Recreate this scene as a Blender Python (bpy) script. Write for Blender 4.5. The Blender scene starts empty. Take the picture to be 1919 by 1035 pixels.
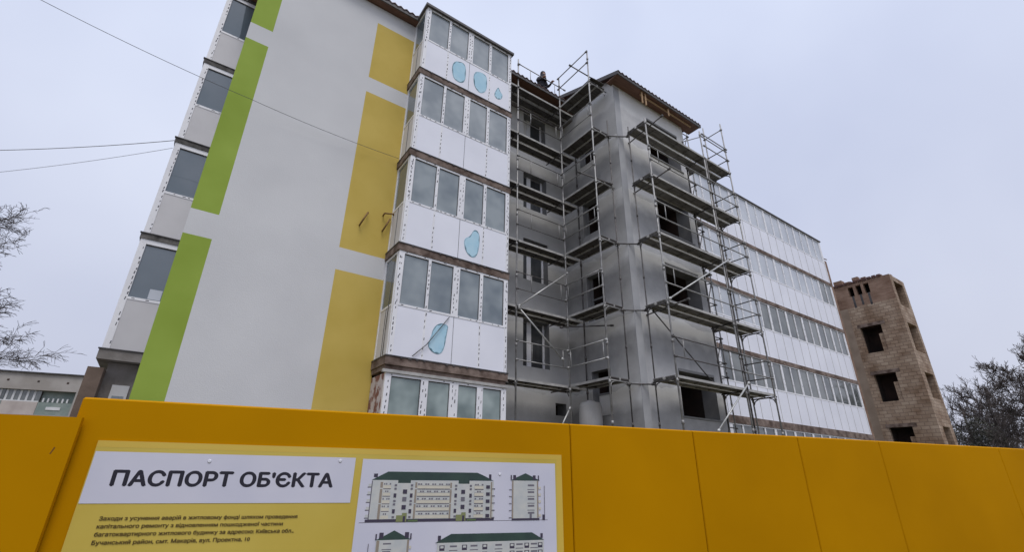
import bpy, bmesh, math, random
from math import sin, cos, pi, radians
from mathutils import Vector, Matrix

random.seed(7)
SC = bpy.context.scene
COL = SC.collection

# ------------------------------------------------------------------ camera
yaw, pitch, roll, FPX = .608747, .406353, -.0123435, 892.6
fw = Vector((sin(yaw)*cos(pitch), cos(yaw)*cos(pitch), sin(pitch)))
rt = Vector((cos(yaw), -sin(yaw), 0))
dn = fw.cross(rt)
r2 = rt*cos(roll) + dn*sin(roll)
d2 = -rt*sin(roll) + dn*cos(roll)
cam = bpy.data.cameras.new('camera')
cam.sensor_width = 36
cam.lens = FPX/1919*36
cam.clip_start = .05
cam.clip_end = 2000
co = bpy.data.objects.new('camera', cam)
COL.objects.link(co)
m = Matrix((r2, -d2, -fw)).transposed().to_4x4()
m.translation = (0, 0, 1.7)
co.matrix_world = m
SC.camera = co

# ------------------------------------------------------------------ world, overcast
SUN_EL, SUN_AZ = radians(64), radians(200)     # azimuth clockwise from +Y
w = bpy.data.worlds.new('World')
SC.world = w
w.use_nodes = True
nt = w.node_tree
nt.nodes.clear()
out = nt.nodes.new('ShaderNodeOutputWorld')
bg = nt.nodes.new('ShaderNodeBackground')
bg.inputs['Strength'].default_value = .1
sky = nt.nodes.new('ShaderNodeTexSky')
sky.sky_type = 'NISHITA'
sky.sun_disc = False
sky.sun_elevation = SUN_EL
sky.sun_rotation = SUN_AZ
sky.dust_density = 4
tc = nt.nodes.new('ShaderNodeTexCoord')
nz = nt.nodes.new('ShaderNodeTexNoise')
nz.inputs['Scale'].default_value = 1.6
nz.inputs['Detail'].default_value = 4
nz.inputs['Roughness'].default_value = .5
cr = nt.nodes.new('ShaderNodeValToRGB')
cr.color_ramp.elements[0].position = .3
cr.color_ramp.elements[0].color = (.885, .89, .92, 1)
cr.color_ramp.elements[1].position = .7
cr.color_ramp.elements[1].color = (1.12, 1.11, 1.075, 1)
mx = nt.nodes.new('ShaderNodeMixRGB')
mx.inputs[0].default_value = .9
nt.links.new(tc.outputs['Generated'], nz.inputs['Vector'])
nt.links.new(nz.outputs['Fac'], cr.inputs['Fac'])
nt.links.new(sky.outputs[0], mx.inputs[1])
sep = nt.nodes.new('ShaderNodeSeparateXYZ')
cg = nt.nodes.new('ShaderNodeValToRGB')
cg.color_ramp.elements[0].position = .0
cg.color_ramp.elements[0].color = (5.05, 5.25, 6.5, 1)
cg.color_ramp.elements[1].position = .75
cg.color_ramp.elements[1].color = (7.1, 7.75, 9.6, 1)
ml = nt.nodes.new('ShaderNodeMixRGB')
ml.blend_type = 'MULTIPLY'
ml.inputs[0].default_value = 1
nt.links.new(tc.outputs['Generated'], sep.inputs[0])
nt.links.new(sep.outputs['Z'], cg.inputs['Fac'])
nt.links.new(cg.outputs[0], ml.inputs[1])
nt.links.new(cr.outputs[0], ml.inputs[2])
nt.links.new(ml.outputs[0], mx.inputs[2])
nt.links.new(mx.outputs[0], bg.inputs['Color'])
nt.links.new(bg.outputs[0], out.inputs['Surface'])

sun = bpy.data.lights.new('sun', 'SUN')
sun.energy = 1.45
sun.angle = radians(26)
sun.color = (1, .96, .92)
so = bpy.data.objects.new('sun', sun)
COL.objects.link(so)
sd = Vector((sin(SUN_AZ)*cos(SUN_EL), cos(SUN_AZ)*cos(SUN_EL), sin(SUN_EL)))
so.rotation_euler = sd.to_track_quat('Z', 'Y').to_euler()
so.location = (0, 0, 40)

SC.view_settings.view_transform = 'Standard'
SC.view_settings.look = 'None'
SC.view_settings.exposure = .12
SC.view_settings.gamma = 1

# ------------------------------------------------------------------ materials
def mat(name, c1, c2=None, rough=.8, scale=1.5, metal=0, bump=0, bscale=40, detail=5, lo=.35, hi=.65, spec=.5, stretch=None):
    M = bpy.data.materials.new(name)
    M.use_nodes = True
    n, l = M.node_tree.nodes, M.node_tree.links
    p = n['Principled BSDF']
    p.inputs['Roughness'].default_value = rough
    p.inputs['Metallic'].default_value = metal
    p.inputs['Specular IOR Level'].default_value = spec
    t = n.new('ShaderNodeTexCoord')
    src = t.outputs['Object']
    if stretch:
        mp = n.new('ShaderNodeMapping')
        mp.inputs['Scale'].default_value = stretch
        l.new(src, mp.inputs[0])
        src = mp.outputs[0]
    if c2:
        z = n.new('ShaderNodeTexNoise')
        z.inputs['Scale'].default_value = scale
        z.inputs['Detail'].default_value = detail
        r = n.new('ShaderNodeValToRGB')
        r.color_ramp.elements[0].position = lo
        r.color_ramp.elements[1].position = hi
        r.color_ramp.elements[0].color = (*c1, 1)
        r.color_ramp.elements[1].color = (*c2, 1)
        l.new(src, z.inputs['Vector'])
        l.new(z.outputs['Fac'], r.inputs['Fac'])
        l.new(r.outputs['Color'], p.inputs['Base Color'])
    else:
        p.inputs['Base Color'].default_value = (*c1, 1)
    if bump:
        z2 = n.new('ShaderNodeTexNoise')
        z2.inputs['Scale'].default_value = bscale
        z2.inputs['Detail'].default_value = 4
        b = n.new('ShaderNodeBump')
        b.inputs['Strength'].default_value = bump
        b.inputs['Distance'].default_value = .02
        l.new(t.outputs['Object'], z2.inputs['Vector'])
        l.new(z2.outputs['Fac'], b.inputs['Height'])
        l.new(b.outputs[0], p.inputs['Normal'])
    return M

def brickmat(name, c1, c2, mortar, bw=.4, bh=.2, ms=.012, rough=.9, axis='xz', stain=None):
    M = bpy.data.materials.new(name)
    M.use_nodes = True
    n, l = M.node_tree.nodes, M.node_tree.links
    p = n['Principled BSDF']
    p.inputs['Roughness'].default_value = rough
    t = n.new('ShaderNodeTexCoord')
    s = n.new('ShaderNodeSeparateXYZ')
    a = n.new('ShaderNodeMath')
    a.operation = 'ADD'
    c = n.new('ShaderNodeCombineXYZ')
    l.new(t.outputs['Object'], s.inputs[0])
    l.new(s.outputs['X'], a.inputs[0])
    l.new(s.outputs['Y'], a.inputs[1])
    l.new(a.outputs[0], c.inputs['X'])
    l.new(s.outputs['Z'], c.inputs['Y'])
    b = n.new('ShaderNodeTexBrick')
    b.inputs['Scale'].default_value = 1
    b.inputs['Brick Width'].default_value = bw
    b.inputs['Row Height'].default_value = bh
    b.inputs['Mortar Size'].default_value = ms
    b.inputs['Mortar Smooth'].default_value = .3
    b.inputs['Bias'].default_value = -.1
    b.inputs['Color1'].default_value = (*c1, 1)
    b.inputs['Color2'].default_value = (*c2, 1)
    b.inputs['Mortar'].default_value = (*mortar, 1)
    l.new(c.outputs[0], b.inputs['Vector'])
    z = n.new('ShaderNodeTexNoise')
    z.inputs['Scale'].default_value = 1.1
    z.inputs['Detail'].default_value = 8
    l.new(t.outputs['Object'], z.inputs['Vector'])
    r = n.new('ShaderNodeValToRGB')
    r.color_ramp.elements[0].position = .35
    r.color_ramp.elements[1].position = .62
    r.color_ramp.elements[0].color = (*(stain or (.62, .55, .5)), 1)
    r.color_ramp.elements[1].color = (1, 1, 1, 1)
    l.new(z.outputs['Fac'], r.inputs['Fac'])
    mu = n.new('ShaderNodeMixRGB')
    mu.blend_type = 'MULTIPLY'
    mu.inputs[0].default_value = 1
    l.new(b.outputs['Color'], mu.inputs[1])
    l.new(r.outputs[0], mu.inputs[2])
    l.new(mu.outputs[0], p.inputs['Base Color'])
    bu = n.new('ShaderNodeBump')
    bu.inputs['Strength'].default_value = .6
    bu.inputs['Distance'].default_value = .01
    bu.invert = True
    l.new(b.outputs['Fac'], bu.inputs['Height'])
    l.new(bu.outputs[0], p.inputs['Normal'])
    return M

def basecoat(name, dark, light, ph):
    """cement base coat: blotchy grey with paler, fresher bands left at each working height"""
    M = bpy.data.materials.new(name)
    M.use_nodes = True
    n, l = M.node_tree.nodes, M.node_tree.links
    p = n['Principled BSDF']
    p.inputs['Roughness'].default_value = .92
    p.inputs['Specular IOR Level'].default_value = .2
    t = n.new('ShaderNodeTexCoord')
    s = n.new('ShaderNodeSeparateXYZ')
    l.new(t.outputs['Object'], s.inputs[0])
    z = n.new('ShaderNodeTexNoise')
    z.inputs['Scale'].default_value = .9
    z.inputs['Detail'].default_value = 5
    l.new(t.outputs['Object'], z.inputs['Vector'])
    # (z - ph + noise) / 2.15
    ad = n.new('ShaderNodeMath'); ad.operation = 'MULTIPLY_ADD'
    ad.inputs[1].default_value = .9
    l.new(z.outputs['Fac'], ad.inputs[0])
    l.new(s.outputs['Z'], ad.inputs[2])
    sb = n.new('ShaderNodeMath'); sb.operation = 'SUBTRACT'
    sb.inputs[1].default_value = ph + .45
    l.new(ad.outputs[0], sb.inputs[0])
    dv = n.new('ShaderNodeMath'); dv.operation = 'DIVIDE'
    dv.inputs[1].default_value = 2.15
    l.new(sb.outputs[0], dv.inputs[0])
    fr = n.new('ShaderNodeMath'); fr.operation = 'FRACT'
    l.new(dv.outputs[0], fr.inputs[0])
    r = n.new('ShaderNodeValToRGB')
    e = r.color_ramp.elements
    e[0].position = 0; e[0].color = (.55,)*3+(1,)
    e[1].position = .22; e[1].color = (.42,)*3+(1,)
    for pos, v in ((.45, .10), (.66, .12), (.82, .92), (.96, .95)):
        x = e.new(pos); x.color = (v, v, v, 1)
    l.new(fr.outputs[0], r.inputs['Fac'])
    z2 = n.new('ShaderNodeTexNoise')
    z2.inputs['Scale'].default_value = 3.2
    z2.inputs['Detail'].default_value = 10
    l.new(t.outputs['Object'], z2.inputs['Vector'])
    ms = n.new('ShaderNodeMath'); ms.operation = 'MULTIPLY_ADD'
    ms.inputs[1].default_value = .5
    ms.inputs[2].default_value = -.17
    l.new(z2.outputs['Fac'], ms.inputs[0])
    sm = n.new('ShaderNodeMath'); sm.operation = 'ADD'; sm.use_clamp = True
    l.new(r.outputs['Color'], sm.inputs[0])
    l.new(ms.outputs[0], sm.inputs[1])
    mc = n.new('ShaderNodeMixRGB')
    mc.inputs[1].default_value = (*dark, 1)
    mc.inputs[2].default_value = (*light, 1)
    hi = n.new('ShaderNodeMapRange')
    hi.inputs['From Min'].default_value = 13.2
    hi.inputs['From Max'].default_value = 13.9
    hi.inputs['To Max'].default_value = .45
    l.new(s.outputs['Z'], hi.inputs['Value'])
    s2 = n.new('ShaderNodeMath'); s2.operation = 'ADD'; s2.use_clamp = True
    l.new(sm.outputs[0], s2.inputs[0]); l.new(hi.outputs[0], s2.inputs[1])
    l.new(s2.outputs[0], mc.inputs[0])
    l.new(mc.outputs[0], p.inputs['Base Color'])
    z3 = n.new('ShaderNodeTexNoise')
    z3.inputs['Scale'].default_value = 14
    z3.inputs['Detail'].default_value = 8
    b = n.new('ShaderNodeBump')
    b.inputs['Strength'].default_value = .45
    b.inputs['Distance'].default_value = .01
    l.new(t.outputs['Object'], z3.inputs['Vector'])
    l.new(z3.outputs['Fac'], b.inputs['Height'])
    l.new(b.outputs[0], p.inputs['Normal'])
    return M

def glassmat(name, c1, c2, rough=.04, scale=.8, coat=0):
    M = mat(name, c1, c2, rough=rough, scale=scale, spec=.9, detail=2)
    p = M.node_tree.nodes['Principled BSDF']
    p.inputs['IOR'].default_value = 1.55
    n, l = M.node_tree.nodes, M.node_tree.links
    z = n.new('ShaderNodeTexNoise'); z.inputs['Scale'].default_value = 1.5
    b = n.new('ShaderNodeBump'); b.inputs['Strength'].default_value = .03; b.inputs['Distance'].default_value = .05
    t = n.new('ShaderNodeTexCoord')
    l.new(t.outputs['Object'], z.inputs['Vector']); l.new(z.outputs['Fac'], b.inputs['Height']); l.new(b.outputs[0], p.inputs['Normal'])
    return M

K = {}
K['plaster'] = mat('white facade plaster', (.60, .602, .61), (.69, .692, .695), rough=.9, scale=.45, detail=8, lo=.3, hi=.7, bump=.2, bscale=60, spec=.2)
K['green'] = mat('lime green facade paint', (.27, .37, .055), (.32, .43, .075), rough=.85, scale=.8, bump=.1, bscale=90, spec=.2)
K['yellow'] = mat('ochre facade paint', (.545, .40, .088), (.62, .465, .12), rough=.85, scale=.8, bump=.1, bscale=90, spec=.2)
K['hoard'] = mat('mustard hoarding paint', (.45, .203, .0006), (.53, .242, .0008), rough=.75, scale=.7, spec=.03, bump=.01, bscale=3)
K['seam'] = mat('hoarding groove', (.16, .06, .002), rough=.8)
K['pvc'] = mat('white pvc', (.80, .80, .83), (.88, .88, .90), rough=.45, scale=2)
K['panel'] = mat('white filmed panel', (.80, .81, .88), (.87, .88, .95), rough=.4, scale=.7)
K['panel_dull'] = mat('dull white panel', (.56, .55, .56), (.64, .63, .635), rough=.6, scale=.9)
K['mark'] = mat('film print', (.05, .05, .06), (.12, .12, .13), rough=.7, scale=8)
K['slab'] = mat('weathered slab edge', (.085, .055, .042), (.25, .19, .16), rough=.95, scale=3.5, bump=.6, bscale=14)
K['flash'] = mat('dark flashing', (.035, .033, .035), (.09, .085, .085), rough=.6, scale=4)
K['brick'] = brickmat('brown brick', (.27, .165, .115), (.35, .23, .165), (.28, .21, .165), bw=.26, bh=.077, ms=.009)
K['peel'] = mat('peeling plaster over brick', (.22, .10, .075), (.55, .5, .5), rough=.95, scale=4.5, detail=9, lo=.44, hi=.52, bump=.5, bscale=12)
K['block'] = brickmat('grey brown block masonry', (.37, .275, .20), (.50, .39, .295), (.27, .20, .15), bw=.40, bh=.20, ms=.02, stain=(.6, .52, .46))
K['tan'] = mat('tan mortar wash', (.27, .205, .155), (.35, .275, .215), rough=.95, scale=1.5, detail=8, bump=.4, bscale=12)
K['concrete'] = mat('grey concrete', (.17, .155, .14), (.27, .25, .235), rough=.95, scale=2, bump=.4, bscale=20)
K['tower'] = basecoat('cement base coat front', (.31, .31, .315), (.70, .695, .68), 4.3)
K['tower_side'] = basecoat('cement base coat side', (.275, .272, .27), (.64, .635, .62), 4.3)  # same coat as the front, darker: the side face's dimmer light painted in
K['recess'] = basecoat('cement base coat recess', (.42, .415, .40), (.66, .655, .64), 4.3)  # same coat lightened in colour to make up for weak light in the recess
K['mesh'] = mat('pale reinforcing strip', (.33, .335, .35), (.43, .435, .44), rough=.9, scale=1.2, bump=.1)
K['reveal'] = mat('grey reveal', (.19, .19, .195), (.25, .25, .25), rough=.9, scale=2)
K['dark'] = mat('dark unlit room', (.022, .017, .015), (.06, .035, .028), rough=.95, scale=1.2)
K['roof'] = mat('brown metal roofing', (.075, .032, .026), (.12, .055, .042), rough=.55, scale=2)
K['soffit'] = mat('brown soffit boards', (.15, .075, .05), (.21, .11, .075), rough=.7, scale=2, stretch=(1, 8, 1))
K['fascia'] = mat('dark fascia', (.07, .065, .065), (.11, .1, .1), rough=.6, scale=2)
K['timber'] = mat('pale batten', (.42, .27, .15), (.5, .34, .2), rough=.8, scale=4)
K['steel'] = mat('galvanised tube', (.25, .245, .24), (.40, .395, .385), rough=.5, scale=6, metal=.35)
K['steel_dark'] = mat('tarnished tube', (.075, .07, .068), (.15, .14, .135), rough=.6, scale=6, metal=.3)
K['bright'] = mat('bright tube', (.45, .45, .44), (.58, .58, .56), rough=.4, scale=6, metal=.3)
K['deck'] = mat('weathered deck board', (.12, .113, .108), (.22, .21, .20), rough=.9, scale=2.5, stretch=(1, 6, 1))
K['deck_edge'] = mat('scuffed deck edge', (.33, .325, .31), (.48, .47, .45), rough=.7, scale=5)
K['glass'] = glassmat('glazing', (.13, .165, .19), (.29, .33, .345), scale=1.3)
K['glass_hi'] = glassmat('paler upper glazing', (.21, .24, .26), (.38, .41, .42), scale=1.3)
K['glass_dark'] = glassmat('dark glazing', (.04, .042, .045), (.09, .095, .1))
K['glass_left'] = glassmat('blue grey glazing', (.10, .135, .16), (.15, .18, .205))
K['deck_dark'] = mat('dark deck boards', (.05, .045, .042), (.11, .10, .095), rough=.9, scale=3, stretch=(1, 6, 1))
K['slab_grey'] = mat('dark grey slab edge', (.05, .048, .046), (.17, .16, .15), rough=.95, scale=5, bump=.6, bscale=14)
K['brown_plaster'] = mat('brown render', (.12, .085, .065), (.19, .14, .11), rough=.95, scale=2.5, bump=.3, bscale=16)
K['glass_low'] = glassmat('greenish glazing', (.14, .19, .18), (.34, .41, .39), scale=1.6)
K['glass_far'] = glassmat('far glazing', (.07, .08, .08), (.19, .20, .19), scale=.9)
K['glass_film'] = glassmat('filmed glazing', (.46, .49, .54), (.58, .61, .66), rough=.25)
K['glass_pale'] = mat('bright pale pane', (.75, .74, .72), (.85, .84, .82), rough=.3)
K['blue'] = mat('pale blue film residue', (.42, .67, .81), (.50, .73, .85), rough=.85, scale=3, lo=.4, hi=.6)
K['blue_rim'] = mat('torn film rim', (.10, .20, .25), (.42, .64, .76), rough=.85, scale=5)
K['cable'] = mat('black cable', (.10, .10, .105), rough=.6)
K['cable_grey'] = mat('grey cable', (.36, .36, .39), rough=.6)
K['hook'] = mat('rusty bracket', (.17, .09, .03), (.26, .15, .05), rough=.8, scale=20)
K['sign_y'] = mat('sign yellow', (.55, .40, .055), (.62, .47, .085), rough=.4, scale=1.3)
K['sign_rim'] = mat('sign rim', (.62, .42, .055), (.67, .47, .075), rough=.4, scale=1.3)
K['sheet'] = mat('white sheet', (.60, .60, .70), (.67, .66, .74), rough=.45, scale=2)
K['ink'] = mat('dark ink', (.012, .010, .022), rough=.6)
K['ink_brown'] = mat('brown ink', (.09, .055, .006), rough=.6)
K['d_roof'] = mat('printed dark green', (.025, .05, .045), (.035, .07, .055), rough=.5, scale=12)
K['d_wall'] = mat('printed wall', (.50, .52, .52), (.58, .58, .55), rough=.5, scale=20)
K['d_cream'] = mat('printed cream', (.60, .56, .46), (.64, .6, .5), rough=.5, scale=20)
K['d_line'] = mat('printed grey', (.16, .15, .18), rough=.5)
K['d_strip'] = mat('printed taupe', (.30, .25, .20), rough=.5)
K['d_dark'] = mat('printed plinth', (.05, .04, .07), rough=.5)
K['d_olive'] = mat('printed olive', (.22, .24, .10), rough=.5)
K['d_grass'] = mat('printed green', (.10, .15, .06), rough=.5)
K['screw'] = mat('screw cap', (.72, .72, .78), rough=.3)
K['tank'] = mat('pale plastic', (.40, .39, .37), (.48, .47, .45), rough=.6, scale=2)
K['bark'] = mat('bark', (.05, .042, .038), (.10, .083, .075), rough=.95, scale=8, bump=.5)
K['twig'] = mat('twigs', (.075, .061, .057), (.13, .108, .10), rough=.95, scale=3)
K['birch'] = mat('birch bark', (.12, .1, .1), (.55, .53, .52), rough=.9, scale=5, lo=.45, hi=.55)
K['ivy'] = mat('evergreen leaves', (.04, .042, .032), (.085, .085, .065), rough=.8, scale=6)
K['ground'] = mat('muddy ground', (.10, .08, .055), (.14, .14, .07), rough=1, scale=.35, bump=.5, bscale=3)
K['old_panel'] = mat('old concrete panel', (.33, .30, .27), (.42, .39, .36), rough=.95, scale=.8)
K['old_frame'] = mat('old white frame', (.6, .6, .6), (.7, .7, .7), rough=.6)
K['old_green'] = mat('faded green cladding', (.20, .25, .23), (.28, .32, .29), rough=.8, scale=1.5)
K['old_pink'] = mat('faded pink cladding', (.42, .36, .33), (.52, .46, .42), rough=.8, scale=1.5)
K['jacket'] = mat('dark jacket', (.018, .018, .028), (.035, .034, .045), rough=.9, scale=6)
K['skin'] = mat('skin', (.45, .27, .2), rough=.6)
K['trousers'] = mat('dark trousers', (.02, .02, .022), rough=.9)

# ------------------------------------------------------------------ mesh helper
class MB:
    def __init__(s):
        s.v, s.f, s.mi, s.sm = [], [], [], []
    def face(s, pts, mi=0, smooth=False):
        b = len(s.v)
        s.v += [tuple(p) for p in pts]
        s.f.append(list(range(b, b+len(pts))))
        s.mi.append(mi); s.sm.append(smooth)
        return s
    def box(s, x0, x1, y0, y1, z0, z1, mi=0):
        b = len(s.v)
        s.v += [(x, y, z) for z in (z0, z1) for y in (y0, y1) for x in (x0, x1)]
        for q in ((0, 2, 3, 1), (4, 5, 7, 6), (0, 1, 5, 4), (2, 6, 7, 3), (0, 4, 6, 2), (1, 3, 7, 5)):
            s.f.append([b+i for i in q]); s.mi.append(mi); s.sm.append(False)
        return s
    def obox(s, o, ax, ay, az, mi=0):
        """box from corner o along three edge vectors"""
        o, ax, ay, az = map(Vector, (o, ax, ay, az))
        b = len(s.v)
        s.v += [tuple(o+ax*i+ay*j+az*k) for k in (0, 1) for j in (0, 1) for i in (0, 1)]
        for q in ((0, 2, 3, 1), (4, 5, 7, 6), (0, 1, 5, 4), (2, 6, 7, 3), (0, 4, 6, 2), (1, 3, 7, 5)):
            s.f.append([b+i for i in q]); s.mi.append(mi); s.sm.append(False)
        return s
    def tube(s, a, c, r, r1=None, n=8, mi=0, caps=True):
        a, c = Vector(a), Vector(c)
        r1 = r if r1 is None else r1
        d = (c-a).normalized()
        u = d.orthogonal().normalized()
        v = d.cross(u)
        b = len(s.v)
        for p, rr in ((a, r), (c, r1)):
            for i in range(n):
                t = 2*pi*i/n
                s.v.append(tuple(p+u*cos(t)*rr+v*sin(t)*rr))
        for i in range(n):
            j = (i+1) % n
            s.f.append([b+i, b+j, b+n+j, b+n+i]); s.mi.append(mi); s.sm.append(True)
        if caps:
            s.f.append([b+i for i in reversed(range(n))]); s.mi.append(mi); s.sm.append(False)
            s.f.append([b+n+i for i in range(n)]); s.mi.append(mi); s.sm.append(False)
        return s
    def path(s, pts, r, n=6, mi=0):
        for a, b in zip(pts[:-1], pts[1:]):
            s.tube(a, b, r, n=n, mi=mi)
        return s
    def build(s, name, mats, parent=None, **props):
        me = bpy.data.meshes.new(name)
        me.from_pydata(s.v, [], s.f)
        if not isinstance(mats, (list, tuple)):
            mats = [mats]
        for k in mats:
            me.materials.append(K[k] if isinstance(k, str) else k)
        me.polygons.foreach_set('material_index', s.mi)
        me.polygons.foreach_set('use_smooth', s.sm)
        me.update()
        o = bpy.data.objects.new(name, me)
        COL.objects.link(o)
        attach(o, parent)
        for k, v in props.items():
            o[k] = v
        return o

WORLD = {}
def attach(o, parent):
    if parent is not None:
        o.parent = parent
        o.matrix_parent_inverse = Matrix.Translation(-Vector(WORLD.get(parent.name, (0, 0, 0))))

def thing(name, loc, label, cat, group=None):
    o = bpy.data.objects.new(name, None)
    o.empty_display_size = .3
    COL.objects.link(o)
    o.location = loc
    WORLD[o.name] = loc
    o['label'] = label
    o['category'] = cat
    if group:
        o['group'] = group
    return o

def tag(o, label, cat, group=None):
    o['label'] = label; o['category'] = cat
    if group:
        o['group'] = group
    return o

# ------------------------------------------------------------------ ground
g = MB()
g.face([(-400, -200, 0), (600, -200, 0), (600, 600, 0), (-400, 600, 0)])
g.build('ground', 'ground')['kind'] = 'structure'

# ------------------------------------------------------------------ apartment building
WY, RY, BY = 11.01, 11.85, 10.15      # gable-side white wall, recess wall, front balcony face
TX0, TX1, TY = 10.64, 14.68, 8.90     # stair tower
bld = thing('apartment_building', (0, 11, 0), 'white five storey apartment block under renovation with ochre and lime stripes and glazed balconies', 'apartment building')

def rects_cut(u0, u1, z0, z1, ops):
    us = sorted({u0, u1, *[o[0] for o in ops], *[o[1] for o in ops]})
    zs = sorted({z0, z1, *[o[2] for o in ops], *[o[3] for o in ops]})
    for a, b in zip(us[:-1], us[1:]):
        for c, d in zip(zs[:-1], zs[1:]):
            cu, cz = (a+b)/2, (c+d)/2
            if not any(o[0] < cu < o[1] and o[2] < cz < o[3] for o in ops):
                yield a, b, c, d

def wall_y(mb, y, u0, u1, z0, z1, ops, depth=.45, room=1.6, mi=(0, 1, 2)):
    """wall facing -Y with deep openings and a dark room behind each"""
    for a, b, c, d in rects_cut(u0, u1, z0, z1, ops):
        mb.face([(a, y, c), (b, y, c), (b, y, d), (a, y, d)], mi[0])
    for a, b, c, d in ops:
        for yy, e, k in ((y, y+depth, mi[1]), (y+depth, y+room, mi[2])):
            mb.face([(a, yy, c), (a, yy, d), (a, e, d), (a, e, c)], k)
            mb.face([(b, yy, c), (b, e, c), (b, e, d), (b, yy, d)], k)
            mb.face([(a, yy, d), (b, yy, d), (b, e, d), (a, e, d)], k)
            mb.face([(a, yy, c), (a, e, c), (b, e, c), (b, yy, c)], k)
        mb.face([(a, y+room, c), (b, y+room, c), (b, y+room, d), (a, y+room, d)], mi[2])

def wall_x(mb, x, u0, u1, z0, z1, ops, depth=.3, room=1.4, mi=(0, 1, 2), sg=1):
    """wall facing -X (sg=1)"""
    for a, b, c, d in rects_cut(u0, u1, z0, z1, ops):
        mb.face([(x, a, c), (x, a, d), (x, b, d), (x, b, c)], mi[0])
    for a, b, c, d in ops:
        for xx, e, k in ((x, x+depth*sg, mi[1]), (x+depth*sg, x+room*sg, mi[2])):
            mb.face([(xx, a, c), (e, a, c), (e, a, d), (xx, a, d)], k)
            mb.face([(xx, b, c), (xx, b, d), (e, b, d), (e, b, c)], k)
            mb.face([(xx, a, d), (e, a, d), (e, b, d), (xx, b, d)], k)
            mb.face([(xx, a, c), (xx, b, c), (e, b, c), (e, a, c)], k)
        mb.face([(x+room*sg, a, c), (x+room*sg, b, c), (x+room*sg, b, d), (x+room*sg, a, d)], mi[2])

# --- painted white wall (one continuous face, paint zones as materials)
fw_ = MB()
us = [-.605, -.08, 2.5, 3.72]
zs = [0, 6.33, 6.92, 11.93, 12.47, 14.69, 15.35]
for i in range(3):
    for j in range(6):
        band = j in (0, 2, 4) or (j == 5 and i == 0)
        k = {0: 1, 1: 0, 2: 2}[i] if band else 0
        fw_.face([(us[i], WY, zs[j]), (us[i+1], WY, zs[j]), (us[i+1], WY, zs[j+1]), (us[i], WY, zs[j+1])], k)
fw_.face([(-.605, WY, 0), (-.605, WY, 15.35), (-.605, 23, 15.35), (-.605, 23, 0)], 0)
fw_.face([(3.72, WY, 0), (3.72, RY, 0), (3.72, RY, 15.35), (3.72, WY, 15.35)], 0)
fw_.face([(-.605, 23, 0), (-.605, 23, 15.35), (38, 23, 15.35), (38, 23, 0)], 0)
fw_.build('facade_wall', ['plaster', 'green', 'yellow'], bld)

# --- recessed wall between balcony and tower
rw = MB()
SILL = [5.0, 7.95, 10.75, 13.5]
ops = [(8.72, 9.80, s, s+1.55) for s in SILL] + [(10.0, 10.45, 3.6, 3.98)]
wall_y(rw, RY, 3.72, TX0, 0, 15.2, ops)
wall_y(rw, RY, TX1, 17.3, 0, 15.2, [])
rw.build('recess_wall', ['recess', 'reveal', 'dark'], bld)
for s in SILL:
    f = MB()
    y0, y1 = RY+.26, RY+.32
    top = s+1.55
    for a, b in ((8.722, 8.76), (9.06, 9.24), (9.72, 9.798)):
        f.box(a, b, y0, y1, s+.002, top-.002, 1 if a < 9 else 0)
    for a, b in ((8.76, 9.06), (9.24, 9.72)):
        f.box(a, b, y0+.002, y1-.002, s+.002, s+.06, 1)
        f.box(a, b, y0+.002, y1-.002, top-.06, top-.002, 1)
    fo = f.build('window', ['pvc', 'reveal'], bld)
    MB().box(9.24, 9.72, y0+.02, y0+.04, s+.06, top-.06).build('pane', 'glass_dark', fo)
    MB().box(8.76, 9.06, y0+.02, y0+.04, s+.06, top-.06).build('pane', 'glass_pale' if s == 13.5 else 'glass_dark', fo)  # top left pane: sky light showing through is painted as its pale colour

# --- stair tower
tw = MB()
fops = [(12.40, 14.22, 3.5, 4.88), (12.40, 14.22, 6.75, 8.44), (12.40, 14.22, 9.7, 11.3), (12.40, 14.22, 12.85, 14.55)]
lops = [(10.02, 10.82, 3.48, 4.87), (10.02, 10.82, 6.5, 8.1), (10.02, 10.82, 9.66, 10.98), (10.02, 10.82, 12.6, 13.9)]
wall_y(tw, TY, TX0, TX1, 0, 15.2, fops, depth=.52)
wall_x(tw, TX0, TY, RY, 0, 15.2, lops, depth=.28, room=1.2, mi=(3, 1, 2))
wall_x(tw, TX1, TY, RY, 0, 15.2, [], mi=(3, 1, 2))
tower = tw.build('stair_tower', ['tower', 'reveal', 'dark', 'tower_side'], bld)
MB().box(TX0-.004, 10.93, TY-.006, TY+.004, 0, 15.19).build('corner_strip', 'mesh', tower)
# frame bars left in the tower openings
for a, b, c, d in lops:
    f = MB()
    x = TX0+.2
    f.box(x, x+.05, a+.002, a+.06, c+.002, d-.002)
    f.box(x, x+.05, b-.06, b-.002, c+.002, d-.002)
    f.box(x+.002, x+.048, a+.06, b-.06, c+.002, c+.06)
    f.box(x+.002, x+.048, a+.06, b-.06, (c+d)/2-.03, (c+d)/2+.03)
    fo = f.build('window', 'reveal', tower)
    if c < 4:
        MB().box(x+.02, x+.03, a+.06, b-.06, c+.06, (c+d)/2-.03).build('pane', 'glass_pale', fo)
for a, b, c, d in fops:
    MB().box(a+.01, b-.01, TY-.012, TY+.02, d-.05, d+.03).build('lintel', 'reveal', tower)
    MB().box(a-.1, b+.1, TY-.03, TY+.02, c-.05, c).build('window_sill', 'reveal', tower)

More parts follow.
